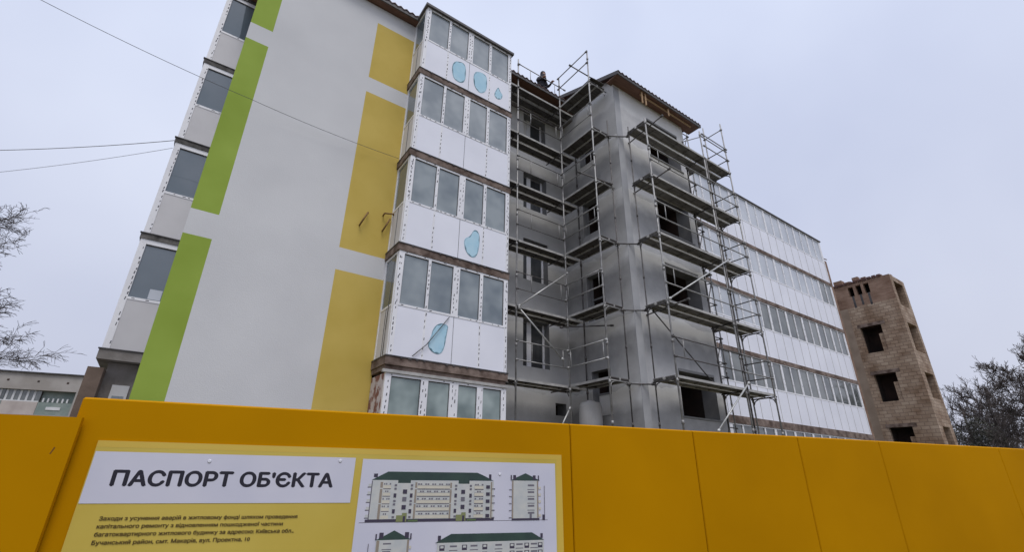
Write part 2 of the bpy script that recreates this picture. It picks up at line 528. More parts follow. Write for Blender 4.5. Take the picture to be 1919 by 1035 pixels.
# --- roofs: corrugated sheet slab with a soffit
def roof_slab(name, x0, x1, y0, y1, z0, rise, parent=None, wave=.2, soffit=None):
    """eave along y0; corrugated sheet rising to y1"""
    mb = MB()
    n = int((x1-x0)/wave)*4
    amp, th = .035, .03
    pts = []
    for i in range(n+1):
        x = x0+(x1-x0)*i/n
        h = amp*math.sin(2*pi*(i % 4)/4)
        pts.append((x, h))
    for (xa, ha), (xb, hb) in zip(pts[:-1], pts[1:]):
        mb.face([(xa, y0, z0+.13+ha), (xb, y0, z0+.13+hb), (xb, y1, z0+.13+rise+hb), (xa, y1, z0+.13+rise+ha)], 0, True)
        mb.face([(xa, y0, z0+.13+ha-th), (xa, y1, z0+.13+rise+ha-th), (xb, y1, z0+.13+rise+hb-th), (xb, y0, z0+.13+hb-th)], 0, True)
        mb.face([(xa, y0, z0+.13+ha-th), (xb, y0, z0+.13+hb-th), (xb, y0, z0+.13+hb), (xa, y0, z0+.13+ha)], 0)
    # soffit board, fascia, verge closers
    mb.box(x0+.02, x1-.02, y0+.06, soffit or y1, z0, z0+.03, 1)
    mb.box(x0+.01, x1-.01, y0+.02, y0+.06, z0-.02, z0+.10, 2)
    for xx in (x0, x1-.04):
        mb.obox((xx, y0+.01, z0-.03), (.04, 0, 0), (0, y1-y0-.01, rise), (0, 0, .15), 2)
    return mb.build(name, ['roof', 'soffit', 'fascia'], parent)

main_roof = roof_slab('roof', -1.0, 30.0, 10.72, 17, 15.4, 2.2, parent=bld)
roof_slab('tower_roof', 10.40, 15.32, 8.40, 13, 15.26, 1.85, parent=bld, soffit=TY+.1)
gb = MB()
for xx in (TX0+.003, TX1-.003):
    gb.face([(xx, TY+.003, 15.19), (xx, 12.9, 15.19), (xx, 12.9, 15.26+1.85*4.5/4.6), (xx, TY+.003, 15.26+1.85*.5/4.6)])
gb.face([(TX0+.003, TY+.003, 15.19), (TX1-.003, TY+.003, 15.19), (TX1-.003, TY+.003, 15.26+1.85*.5/4.6), (TX0+.003, TY+.003, 15.26+1.85*.5/4.6)])
gb.build('gable_infill', 'tower_side', tower)
MB().box(6.9, TX0, 11.12, RY, 15.1, 15.395).build('roof_beam', 'concrete', bld)
# pale battens hanging below the tower eave
for i, x in enumerate((11.75, 11.95, 13.3)):
    MB().box(x, x+.05, 8.50, 8.54, 14.70+.2*(i == 2), 15.25).build('hanging_batten', 'timber', bld)
MB().box(11.8, 14.9, 8.60, 8.64, 15.18, 15.24).build('eave_batten', 'timber', bld)

# --- glazed balconies
def dashes_v(mb, xs, y, z0, z1, mi=1, step=.13):
    for x in xs:
        z = z0+random.uniform(0, .06)
        while z < z1-.05:
            h = random.uniform(.035, .085)
            wd = random.uniform(.014, .026)
            dx = random.uniform(-.012, .012)
            if random.random() < .82:
                mb.face([(x+dx-wd/2, y, z), (x+dx+wd/2, y, z), (x+dx+wd/2+.006, y, z+h), (x+dx-wd/2+.006, y, z+h)], mi)
            z += step*random.uniform(.75, 1.3)

def dashes_h(mb, x0, x1, y, z, mi=1, step=.14):
    x = x0+random.uniform(0, .08)
    while x < x1-.06:
        l = random.uniform(.03, .08)
        h = random.uniform(.014, .024)
        if random.random() < .8:
            mb.face([(x, y, z-h/2), (x+l, y, z-h/2), (x+l, y, z+h/2), (x, y, z+h/2)], mi)
        x += step*random.uniform(.8, 1.4)

PATCH = {
    1: [[(4.98, 5.24), (5.18, 5.2), (5.16, 5.07), (5.11, 4.59), (4.99, 4.43), (4.77, 4.48), (4.66, 4.62), (4.73, 4.83), (4.79, 5.1)]],
    2: [[(5.78, 8.12), (5.95, 8.04), (5.97, 7.69), (5.9, 7.29), (5.72, 7.21), (5.53, 7.36), (5.46, 7.71), (5.66, 7.84)]],
    4: [[(4.70, 13.74), (5.07, 13.92), (5.20, 13.77), (5.20, 13.15), (4.98, 13.0), (4.74, 13.1)],
        [(5.48, 13.78), (5.76, 13.92), (5.99, 13.86), (5.99, 13.21), (5.73, 12.99), (5.49, 13.22)],
        [(6.43, 13.69), (6.50, 13.52), (6.62, 13.42), (6.55, 13.20), (6.37, 13.13), (6.27, 13.26), (6.33, 13.46)]],
}
def smooth_loop(pts, k=2):
    for _ in range(k):
        q = []
        for a, b in zip(pts, pts[1:]+pts[:1]):
            q += [(a[0]*.75+b[0]*.25, a[1]*.75+b[1]*.25), (a[0]*.25+b[0]*.75, a[1]*.25+b[1]*.75)]
        pts = q
    return pts

X0, X1 = 3.72, 6.93
BASE = [1.35, 4.26, 7.08, 9.93, 12.85]
TOPS = [3.855, 6.86, 9.71, 12.63, 15.40]
NAMES = ['second', 'third', 'fourth', 'fifth']
for k in range(5):
    zb, zt = BASE[k], TOPS[k]
    gz0, gz1 = zb+1.24, zt-.06
    if k == 0:
        gz0 = 2.2
        posts = [(X0, 3.86), (4.58, 4.76), (5.32, 5.55), (6.07, 6.24), (6.78, X1)]
    else:
        posts = [(X0, 3.86), (4.51, 4.585), (5.22, 5.415), (6.03, 6.125), (6.80, X1)]
    # slab
    s = MB()
    s.box(X0-.05, X1+.03, BY-.03, RY-.01, zb-.22, zb-.035)
    if k == 1:
        s.box(X0-.02, X1, BY+.02, RY-.012, zb-.33, zb-.222)
        s.box(X0-.08, X1+.03, BY-.05, BY+.03, zb-.40, zb-.332, 2)
    if k:
        s.box(X0+.11, X1-.09, BY, BY+.045, zb, gz0-.05, 1)
    else:
        s.box(X0+.0, X1, BY+.0, BY+.05, .3, 2.14, 1)
    B = s.build('balcony', ['slab', 'panel', 'deck_edge'], bld)
    if k:
        fl = MB()
        fl.box(X0-.06, X1+.04, BY-.045, BY+.02, zb-.035, zb-.008)
        fl.box(X0-.06, X0-.02, BY+.021, WY-.01, zb-.035, zb-.008)
        for x in [X0+.1+i*.19 for i in range(17)]:
            if random.random() < .7:
                fl.box(x, x+random.uniform(.03, .09), BY-.05, BY-.046, zb-.06, zb-.02)
        fl.build('flashing', 'flash', B)
    # frame with printed film marks
    f = MB()
    for a, b in posts:
        f.box(a, b, BY-.012, BY+.06, gz0-.05 if k else zb, zt)
    for a, b in zip(posts[:-1], posts[1:]):
        f.box(a[1], b[0], BY-.010, BY+.058, gz1, zt-.002)
        f.box(a[1], b[0], BY-.010, BY+.058, gz0-.05, gz0)
    if k:
        for a, b in posts[1:2]+posts[3:4]:
            xm = (a+b)/2
            f.box(xm-.028, xm+.028, BY-.004, BY+.05, zb+.002, gz0-.052)
            dashes_v(f, [xm], BY-.0055, zb+.05, gz0-.06)
        xm = (posts[2][0]+posts[2][1])/2
        f.box(xm-.006, xm+.006, BY-.002, BY+.05, zb+.002, gz0-.052, 1)
        f.box(X0, X0+.11, BY-.011, BY+.055, zb+.002, gz0-.052)
        f.box(X1-.09, X1, BY-.011, BY+.055, zb+.002, gz0-.052)
        dashes_v(f, [X0+.045, X1-.04], BY-.0135, zb+.05, zt-.08)
    dashes_v(f, [(a+b)/2+dx for a, b in posts for dx in ((-.04, .04) if b-a > .15 else (0,))], BY-.0135, gz0, gz1)
    for a, b in zip(posts[:-1], posts[1:]):
        dashes_h(f, a[1], b[0], BY-.0115, gz0-.025)
    dashes_h(f, X0+.1, X1-.05, BY-.0135, zt-.03, step=.3)
    # side (faces -X)
    if k:
        f.box(X0-.012, X0+.05, BY+.061, BY+.11, zb+.002, zt)
        f.box(X0-.012, X0+.05, WY-.07, WY-.005, zb+.002, zt)
        f.box(X0-.010, X0+.048, BY+.11, WY-.07, gz1, zt-.002)
        f.box(X0-.010, X0+.048, BY+.11, WY-.07, gz0-.05, gz0)
        f.box(X0-.008, X0+.04, (BY+WY)/2-.01, (BY+WY)/2+.01, zb+.002, gz0-.051, 1)
    f.build('frame', ['pvc', 'mark'], B)
    # panes
    for i, (a, b) in enumerate(zip(posts[:-1], posts[1:])):
        # thin gasket line round the glass gives the sash its depth
        gq = MB()
        gq.box(a[1], b[0], BY+.022, BY+.036, gz0, gz1, 0)
        gl = gq
        for q in ((a[1], a[1]+.014, gz0, gz1), (b[0]-.014, b[0], gz0, gz1)):
            gl.box(q[0], q[1], BY+.012, BY+.021, q[2], q[3], 1)
        gl.box(a[1]+.014, b[0]-.014, BY+.012, BY+.021, gz1-.02, gz1, 1)
        gl.build('pane', ['glass_low' if k == 0 else 'glass_hi' if k > 2 else 'glass', 'flash'], B)
    if k:
        MB().box(X0+.015, X0+.03, BY+.11, WY-.07, gz0, gz1).build('pane', 'glass_left', B)
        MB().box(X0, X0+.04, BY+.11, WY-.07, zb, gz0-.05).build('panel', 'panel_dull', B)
    else:
        MB().box(X0-.0, X0+.2, BY+.065, WY-.005, .3, zt).build('side_wall', 'peel', B, label='brick side wall with peeling plaster')
    # right side closed with a return wall
    MB().box(X1-.09, X1-.002, BY+.061, RY-.012, zb, zt).build('return_wall', 'panel', B)
    for pts in PATCH.get(k, []):
        lp = smooth_loop(pts)
        cx = sum(p[0] for p in lp)/len(lp); cz = sum(p[1] for p in lp)/len(lp)
        pb = MB()
        n = len(lp)
        inner, outer = [], []
        for i, (x, z) in enumerate(lp):
            d = math.hypot(x-cx, z-cz)
            wv = .020+.012*math.sin(i*1.7)+random.uniform(0, .014)
            inner.append((cx+(x-cx)*(1-wv*1.2/d), cz+(z-cz)*(1-wv*1.2/d)))
            outer.append((x, z))
        yb = BY-.006
        c = len(pb.v)
        pb.face([(x, yb, z) for x, z in inner], 0)
        for i in range(n):
            j = (i+1) % n
            pb.face([(*inner[i], )[:1]+(yb,)+(inner[i][1],), (inner[j][0], yb, inner[j][1]), (outer[j][0], yb, outer[j][1]), (outer[i][0], yb, outer[i][1])], 1)
            pb.face([(outer[i][0], yb, outer[i][1]), (outer[j][0], yb, outer[j][1]), (outer[j][0], BY-.0005, outer[j][1]), (outer[i][0], BY-.0005, outer[i][1])], 1)
        pb.build('film_patch', ['blue', 'blue_rim'], B, label='pale blue patch of torn film')
    if k == 1:
        MB().path([(4.3, BY-.03, 4.3), (4.62, BY-.05, 4.62), (4.9, BY-.05, 5.02), (5.18, BY-.03, 5.42)], .011).build('loose_wire', 'cable', B)
        MB().path([(X0-.012, BY+.3, 4.3), (X0-.02, BY+.28, 4.9), (X0-.012, BY+.22, 6.8)], .008).build('loose_wire', 'cable', B)
    if k == 4:
        c = MB()
        c.box(X0-.08, X1+.06, BY-.09, WY-.02, zt+.001, zt+.09)
        c.build('balcony_roof', 'fascia', B)

# --- balconies on the left gable end
GY = 13.2
GB = [1.35, 4.22, 7.02, 9.82, 12.60]
for k in range(1, 5):
    zb = GB[k]
    zt = (GB[k+1]-.16) if k < 4 else 15.3
    xo = -1.46
    gz0, gz1 = zb+1.2, zt-.12
    s = MB()
    s.box(xo-.03, -.607, GY-.03, GY+6, zb-.16 if k > 1 else zb-.24, zb-.03)
    s.box(xo+.13, -.608, GY, GY+.04, zb, gz0-.06, 1)
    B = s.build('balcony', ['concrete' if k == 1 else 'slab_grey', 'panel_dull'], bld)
    fl = MB().box(xo-.05, -.606, GY-.05, GY+.02, zb-.03, zb-.006)
    fl.build('flashing', 'flash', B)
    if k == 4:
        MB().box(xo-.05, -.606, GY-.05, GY+.02, zt+.004, zt+.1).build('balcony_roof', 'flash', B)
    f = MB()
    f.box(xo, xo+.13, GY-.012, GY+.08, zb, zt)
    f.box(xo+.13, -.608, GY-.01, GY+.06, gz1, zt-.002)
    f.box(xo+.13, -.608, GY-.01, GY+.06, gz0-.06, gz0)
    dashes_v(f, [xo+.10], GY-.0135, zb+.05, zt-.1)
    dashes_h(f, xo+.15, -.62, GY-.0115, gz0-.03)
    f.box(xo, xo+.04, GY+.081, GY+6, zb, gz0)
    f.box(xo, xo+.04, GY+.081, GY+6, gz1, zt-.003)
    f.build('frame', ['pvc', 'mark'], B)
    p = MB().box(xo+.13, -.608, GY+.02, GY+.034, gz0, gz1)
    p.box(xo+.13, -.608, GY+.008, GY+.019, gz1-.03, gz1, 1)
    p.build('pane', ['glass_left', 'flash'], B)
    MB().box(xo+.01, xo+.03, GY+.081, GY+6, gz0, gz1).build('pane', 'glass', B)
    if k == 1:
        MB().box(-.98, -.74, GY+.012, GY+.018, gz0+.02, gz0+.26).build('notice_sheet', 'glass_film', B)
# ground-floor enclosure under them
e = MB()
e.box(-1.55, -1.28, 13.0, 13.6, 0, 3.77)
e.build('brick_pier', 'brown_plaster', bld)
e = MB().box(-1.279, -.607, 13.45, 13.6, 0, 3.97)
e.build('ground_wall', 'concrete', bld)
f = MB()
f.box(-1.09, -.79, 13.40, 13.449, 2.6, 3.5)
fo = f.build('window', 'old_frame', bld)
MB().box(-1.04, -.84, 13.385, 13.399, 2.65, 3.27).build('pane', 'glass', fo)

# --- long balcony rows beyond the tower
FY, FX0, FX1 = 10.5, 17.3, 30.2
FB = [1.3, 4.10, 6.88, 9.75, 12.59]
FT = [3.80, 6.68, 9.55, 12.39, 15.33]
NP = 16
pit = (FX1-FX0-.2)/NP
for k in range(5):
    zb, zt = FB[k], FT[k]
    s = MB()
    s.box(FX0-.03, FX1+.03, FY-.04, RY+.5, (FT[k-1] if k else 1.1), zb-.01)
    gz0, gz1 = (zb+1.36, zt-.05) if k else (2.3, zt-.05)
    s.box(FX0+.01, FX1-.01, FY, FY+.05, zb if k else .3, gz0-.058, 1)
    B = s.build('balcony', ['slab', 'panel'], bld)
    f = MB()
    for i in range(NP+1):
        x = FX0+.1+i*pit
        hw = .075 if i % 2 == 0 else .04
        hw = .1 if i in (0, NP) else hw
        f.box(x-hw, x+hw, FY-.012, FY+.06, gz0-.06, zt)
        if k:
            f.box(x-.016, x+.016, FY-.004, FY+.03, zb+.004, gz0-.062, 2)
    f.box(FX0, FX1, FY-.008, FY+.05, gz1, zt-.004)
    f.box(FX0, FX1, FY-.008, FY+.05, gz0-.055, gz0)
    for i in range(NP+1):
        dashes_v(f, [FX0+.1+i*pit], FY-.0135, gz0, gz1, step=.3)
    # end return
    f.box(FX1, FX1+.03, FY+.0, RY+.3, zb, gz0)
    f.box(FX1, FX1+.03, FY+.0, RY+.3, gz1, zt)
    f.build('frame', ['pvc', 'mark', 'deck_edge'], B)
    for i in range(NP):
        x0 = FX0+.1+i*pit+.04; x1 = x0+pit-.08
        clear = k <= 1 or (k == 2 and i >= 5) or (k == 3 and i >= 14)
        mats = 'glass_far' if clear else 'glass_film'
        p = MB().box(x0, x1, FY+.02, FY+.035, gz0, gz1)
        p.build('pane', mats, B)
    MB().box(FX0, FX0+.05, FY+.061, RY, zb, zt).build('return_wall', 'panel', B)
    if k == 4:
        MB().box(FX0-.06, FX1+.06, FY-.07, RY, zt+.001, zt+.06).build('balcony_roof', 'fascia', B)

# --- brick end: broken pier and unplastered second stair tower
bp = MB()
bp.box(31.25, 31.95, 11.0, 11.8, 0, 14.7)
bp.box(31.3, 31.6, 11.05, 11.75, 14.7, 15.0)
bp.build('brick_pier', 'brick', bld, label='ragged brick pier at the end of the balconies')
MB().tube((31.2, 11.2, 14.95), (32.5, 11.15, 15.05), .03).build('rusty_bar', 'hook', bld)
QX, QX1 = 35.1, 37.5
btw = thing('brick_tower', (36, 10, 0), 'roofless brown block tower with empty window holes beyond the white balcony rows', 'building')
qt = MB()
lo = [(10.1, 11.25, 3.1, 4.82), (10.1, 11.25, 6.3, 7.95), (10.1, 11.25, 9.28, 10.95)]
slots = [(10.1+i*.45, 10.1+i*.45+.3, 13.1, 13.75) for i in range(3)]
wall_x(qt, QX, TY, 12.4, 0, 12.35, lo, depth=.3, room=1.0)
wall_x(qt, QX, TY, 12.4, 12.35, 13.95, slots, depth=.3, room=1.0, mi=(3, 3, 2))
wall_x(qt, QX-.006, 11.62, 12.4, 0, 12.35, [], mi=(4, 4, 2))
fo_ = [(35.75, 36.95, 3.0, 4.78), (35.75, 37.2, 6.35, 7.85), (35.6, 37.15, 9.1, 10.88), (35.55, 37.1, 12.0, 13.6)]
wall_y(qt, TY, QX, QX1, 0, 13.95, fo_, depth=.8, room=1.3)
qt.face([(QX1, TY, 0), (QX1, 12.4, 0), (QX1, 12.4, 13.95), (QX1, TY, 13.95)])
qt.face([(QX, TY, 13.95), (QX1, TY, 13.95), (QX1, 12.4, 13.95), (QX, 12.4, 13.95)])
# the lower end of the lintels runs past each window
q = qt.build('wall', ['block', 'block', 'dark', 'brick', 'tan'], btw)
for a, b, c, d in lo:
    MB().box(QX-.02, QX+.25, a-.25, b+.12, d, d+.2).build('lintel', 'slab', btw)  # dark block stands for the open, shaded slot over each window
    MB().box(QX+.05, QX+.3, a+.002, a+.25, c+.002, d-.55).build('jamb_stub', 'block', btw)
tl = MB()
for i in range(12):
    y = TY+.45+i*.27
    tl.box(QX-.06, QX+.4, y, y+.2, 13.955+.01*(i % 3), 14.10+.012*(i % 2))
tl.build('tile_course', 'roof', btw)
random.seed(11)
for x, y, s_, h in ((35.12, 9.3, .25, .12), (35.6, 8.95, .3, .12), (35.15, 11.1, .3, .22), (35.3, 11.6, .5, .5), (35.2, 10.6, .35, .42), (35.25, 10.2, .28, .3), (36.2, 9.0, .5, .12), (36.9, 9.1, .4, .16)):
    MB().box(x, x+s_, y, y+s_, 13.951, 13.951+h).build('broken_masonry', 'brick', btw)
# dark stains of hung pockets under the slots
for i in range(3):
    y = 10.1+i*.45+.06
    MB().box(QX-.006, QX+.002, y, y+.12, 12.3+.1*(i % 2), 13.1).build('stain', 'flash', btw)

# --- wall brackets on the ochre stripe
for (a, b) in (((2.9, 7.66), (3.03, 8.02)), ((3.5, 7.68), (3.62, 8.02)), ((3.47, 8.14), (3.70, 8.20))):
    MB().path([(a[0], WY, a[1]), (a[0], WY-.12, a[1]+.02), (b[0], WY-.14, b[1]), (b[0]+.03, WY-.04, b[1]+.03)], .022).build('wall_bracket', 'hook', bld)

# ------------------------------------------------------------------ hoarding fence and sign
FA0, FA1 = -.26047514, 3.44354299
fl_ = math.hypot(1, FA0)
FT_ = Vector((1/fl_, FA0/fl_, 0))
FN = Vector((FA0/fl_, -1/fl_, 0))
def fp(x, z, off=0):
    return Vector((x, FA0*x+FA1, z)) + FN*off

fence = thing('construction_fence', tuple(fp(2.5, 0)), 'mustard yellow sheet metal hoarding fence running along the front of the building site', 'fence')
seams = [-.397, 2.495, 3.585, 4.705, 5.73, 7.57, 8.7, 9.8, 10.9, 12.0, 13.1, 14.2]
for i, (a, b) in enumerate(zip(seams[:-1], seams[1:])):
    p = MB()
    gp = .0025
    z1 = 2.10
    # pressed sheet: face, narrow rolled edges and a folded top
    A, Bq = a+gp, b-gp
    bev = .006
    prof = [(A, .0), (A+bev, .0), (Bq-bev, .0), (Bq, .0)]
    offs = [-.006, 0, 0, -.006]
    for j in range(3):
        x0, x1 = prof[j][0], prof[j+1][0]
        p.face([fp(x0, .02, offs[j]), fp(x1, .02, offs[j+1]), fp(x1, z1-.012, offs[j+1]), fp(x0, z1-.012, offs[j])])
        p.face([fp(x0, z1-.012, offs[j]), fp(x1, z1-.012, offs[j+1]), fp(x1, z1, -.03), fp(x0, z1, -.03)])
    p.face([fp(A, .02, -.006), fp(A, z1-.012, -.006), fp(A, z1, -.03), fp(A, z1-.012, -.05), fp(A, .02, -.05)])
    p.face([fp(Bq, .02, -.006), fp(Bq, z1-.012, -.006), fp(Bq, z1, -.03), fp(Bq, z1-.012, -.05), fp(Bq, .02, -.05)])
    p.face([fp(A, .02, -.05), fp(Bq, .02, -.05), fp(Bq, z1-.012, -.05), fp(A, z1-.012, -.05)])
    p.face([fp(A, z1, -.03), fp(Bq, z1, -.03), fp(Bq, z1-.012, -.05), fp(A, z1-.012, -.05)])
    p.build('fence_panel', 'hoard', fence)
    q = MB().obox(fp(b-.03, 0, -.10), FT_*.06, -FN*.05, Vector((0, 0, 2.04)))
    q.build('fence_post', 'seam', fence)
    q = MB().obox(fp(b-.02, 0, -.052), FT_*.04, -FN*.03, Vector((0, 0, 2.05)))
    q.build('joint_strip', 'seam', fence)
for (a, b) in ((-1.6, -.345), (-2.8, -1.606)):
    p = MB()
    p.obox(fp(a, .02, .022), FT_*(b-a-.004)*fl_, FN*.028, Vector((0, 0, 1.965)))
    p.build('fence_panel', 'hoard', fence, label='lower overlapping panel at the left end')
MB().face([fp(-.43, 1.80, .0505), fp(-.424, 1.80, .0505), fp(-.415, 1.83, .0505), fp(-.42, 1.835, .0505)]).build('scratch', 'seam', fence)

sign = thing('information_sign', tuple(fp(1.08, .45)), 'yellow building site information board with white title sheet and elevation drawings, fixed to the hoarding', 'sign')
def sq(mb, x0, x1, z0, z1, off, mi=0):
    mb.face([fp(x0, z0, off), fp(x1, z0, off), fp(x1, z1, off), fp(x0, z1, off)], mi)
MB().obox(fp(-.263, .5, .001), FT_*(2.677*fl_), FN*.006, Vector((0, 0, 1.375))).build('board', 'sign_y', sign)
rm = MB()
sq(rm, -.263, 2.414, 1.842, 1.8745, .0074)
sq(rm, 2.375, 2.4135, .5, 1.8418, .0074)
rm.build('board_rim', 'sign_rim', sign)
sh = MB(); sq(sh, -.258, 1.037, 1.566, 1.820, .0090); sh.build('title_sheet', 'sheet', sign)
sh = MB(); sq(sh, 1.08, 2.362, .7, 1.815, .0090); sh.build('drawing_sheet', 'sheet', sign)
for x, z in ((.268, 1.782), (1.96, 1.739), (.95, 1.80)):
    MB().tube(fp(x, z, .009), fp(x, z, .013), .011, .007, n=12).build('screw', 'screw', sign)

def glyph_outlines(txt, name):
    """closed outlines of a line of text, filled one by one so overlapping strokes do not cancel"""
    cu = bpy.data.curves.new(name, 'FONT')
    cu.body = txt
    cu.size = 1
    cu.resolution_u = 3
    cu.fill_mode = 'NONE'
    t = bpy.data.objects.new(name+'_src', cu)
    COL.objects.link(t)
    dg = bpy.context.evaluated_depsgraph_get()
    mesh = bpy.data.meshes.new_from_object(t.evaluated_get(dg))
    bpy.data.objects.remove(t)
    nb = {}
    for e in mesh.edges:
        a, b = e.vertices
        nb.setdefault(a, []).append(b); nb.setdefault(b, []).append(a)
    seen, loops = set(), []
    for v0 in nb:
        if v0 in seen:
            continue
        loop, prev, cur = [], None, v0
        while cur not in seen:
            seen.add(cur); loop.append((mesh.vertices[cur].co.x, mesh.vertices[cur].co.y))
            nxt = [q for q in nb[cur] if q not in seen]
            if not nxt:
                break
            cur = nxt[0] if prev is not None or len(nxt) == 1 else max(nxt, key=lambda q: q == cur+1)
            prev = cur
        if len(loop) > 2:
            loops.append(loop)
    return loops

def scan_fill(loops, rows):
    """fill outlines by non-zero winding in thin rows, so strokes may overlap themselves"""
    E_ = [(a, b) for l in loops for a, b in zip(l, l[1:]+l[:1]) if abs(a[1]-b[1]) > 1e-9]
    y0 = min(min(a[1], b[1]) for a, b in E_); y1 = max(max(a[1], b[1]) for a, b in E_)
    dy = (y1-y0)/rows
    quads = []
    for r in range(rows):
        ya, yb = y0+r*dy, y0+(r+1)*dy
        ym = (ya+yb)/2
        cr_ = []
        for a, b in E_:
            if (a[1] <= ym) != (b[1] <= ym):
                k = (b[0]-a[0])/(b[1]-a[1])
                f = lambda y: a[0]+(min(max(y, min(a[1], b[1])), max(a[1], b[1]))-a[1])*k
                cr_.append((a[0]+(ym-a[1])*k, f(ya), f(yb), 1 if b[1] > a[1] else -1))
        cr_.sort()
        wn, st = 0, None
        for c in cr_:
            if wn == 0:
                st = c
            wn += c[3]
            if wn == 0:
                quads.append(((st[1], ya), (c[1], ya), (c[2], yb), (st[2], yb)))
    return quads

def lettering(body, x0, x1, zbase, capz, name, matk, bold=0.0, parent=None, capratio=.727, rows=40):
    quads = scan_fill(glyph_outlines(body, name), rows)
    xs = [p[0] for q in quads for p in q]
    mn, mx_ = min(xs), max(xs)
    sx = (x1-x0-2*bold)/(mx_-mn)
    sz = capz/capratio
    mb = MB()
    for k, (ox, oz) in enumerate(((0, 0), (-1, 0), (1, 0), (0, .8), (0, -.8))):
        for q in quads:
            mb.face([fp(x0+bold+(x-mn)*sx+ox*bold, zbase+y*sz+oz*bold, .0094+.00006*k) for x, y in q])
    return mb.build(name, matk, parent)
lettering("ПАСПОРТ ОБ'ЄКТА", -.155, .928, 1.6525, .074, 'title_lettering', 'ink', .0046, sign, rows=90)
LN = [("Заходи з усунення аварій в житловому фонді шляхом проведення", .765, 1.487),
      ("капітального ремонту з відновленням пошкодженої частини", .697, 1.4505),
      ("багатоквартирного житлового будинку за адресою: Київська обл.,", .758, 1.414),
      ("Бучанський район, смт. Макарів, вул. Проектна, 10", .547, 1.3765)]
for body, xe, zb in LN:
    lettering(body, -.152, xe, zb, .0185, 'body_lettering', 'ink_brown', .0010, sign)

# printed elevations on the drawing sheet (flat print)
MI = ['d_wall', 'd_roof', 'd_line', 'd_cream', 'd_strip', 'd_dark', 'd_olive', 'd_grass']
class Print:
    def __init__(s): s.mb = MB(); s.n = 0
    def q(s, x0, x1, z0, z1, mi):
        s.n += 1; sq(s.mb, x0, x1, z0, z1, .0095+.00001*s.n, mi)
    def poly(s, pts, mi):
        s.n += 1; s.mb.face([fp(x, z, .0095+.00001*s.n) for x, z in pts], mi)
P = Print()
P.q(1.10, 2.30, 1.4555, 1.4585, 2)
P.q(1.149, 1.92, 1.468, 1.694, 0)                          # walls
P.q(1.132, 1.925, 1.459, 1.474, 5)                         # plinth
for k in range(5):
    P.q(1.130, 1.150, 1.482+k*.043, 1.5+k*.043, 0); P.q(1.126, 1.150, 1.478+k*.043, 1.484+k*.043, 2)
P.q(1.147, 1.153, 1.474, 1.69, 2)
P.poly([(1.144, 1.694), (1.919, 1.697), (1.856, 1.726), (1.806, 1.746), (1.238, 1.744)], 1)
P.q(1.303, 1.380, 1.678, 1.697, 1); P.q(1.683, 1.755, 1.677, 1.697, 1)
P.q(1.155, 1.178, 1.71, 1.731, 5); P.q(1.885, 1.902, 1.706, 1.737, 5)
for x0, x1 in ((1.199, 1.214), (1.409, 1.421), (1.630, 1.641)):
    P.q(x0, x1, 1.474, 1.558, 4); P.q(x0, x1, 1.563, 1.643, 4); P.q(x0, x1, 1.65, 1.683, 4)
def balc(x0, x1, n):
    for k in range(5):
        z = 1.477+k*.0425
        P.q(x0, x1, z, z+.017, 3)
        P.q(x0, x1, z+.019, z+.032, 0)
        m_ = n
        for j in range(m_):
            a = x0+(x1-x0)*j/m_
            P.q(a+.002, a+(x1-x0)/m_-.002, z+.0205, z+.030, 2 if (j+k) % 3 else 0)
        if k:
            P.q(x0, x1, z-.005, z-.001, 2)
balc(1.218, 1.263, 4); balc(1.424, 1.629, 14); balc(1.790, 1.850, 4)
for x in (1.291, 1.389, 1.668, 1.765):
    for k, z in enumerate((1.517, 1.606)):
        P.q(x-.008, x+.008, z-.011, z+.012, 5)
    for z in (1.485, 1.556, 1.575, 1.645, 1.665):
        P.q(x-.007, x+.007, z-.005, z+.006, 2)
for x in (1.35, 1.716):
    for z, mi in ((1.629, 5), (1.586, 2), (1.54, 5)):
        P.q(x-.013, x+.012, z-.012, z+.012, mi)
    P.q(x-.04, x-.006, 1.459, 1.495, 6); P.q(x-.006, x+.022, 1.459, 1.508, 6); P.q(x, x+.014, 1.459, 1.49, 5)
    P.q(x+.03, x+.09, 1.459, 1.470, 7)
for k in range(5):
    z = 1.485+k*.043
    P.q(1.868, 1.893, z-.008, z+.012, 5); P.q(1.900, 1.908, 1.47, 1.69, 4) if k == 0 else None
    P.q(1.908, 1.928, z-.012, z-.006, 2)
# side elevation, upper right
P.q(2.046, 2.234, 1.468, 1.70, 0); P.q(2.046, 2.24, 1.457, 1.469, 5)
P.poly([(2.036, 1.702), (2.246, 1.702), (2.215, 1.716), (2.142, 1.748), (2.066, 1.716)], 1)
for x in (2.040, 2.064, 2.205, 2.236):
    P.q(x-.004 if x in (2.040, 2.236) else x-.010, x+.004 if x in (2.040, 2.236) else x+.010, 1.705, 1.735, 5)
P.q(2.046, 2.056, 1.47, 1.70, 4); P.q(2.224, 2.234, 1.47, 1.70, 4)
for k in range(5):
    z = 1.477+k*.0425
    if k: P.q(2.155, 2.206, z-.005, z, 2)
    P.q(2.158, 2.204, z+.018, z+.03, 2); P.q(2.236, 2.252, z+.0, z+.016, 3); P.q(2.026, 2.044, z-.006, z-.001, 2)
P.q(2.262, 2.28, 1.457, 1.49, 5); P.q(2.170, 2.186, 1.469, 1.50, 2); P.q(2.276, 2.280, 1.49, 1.67, 2)
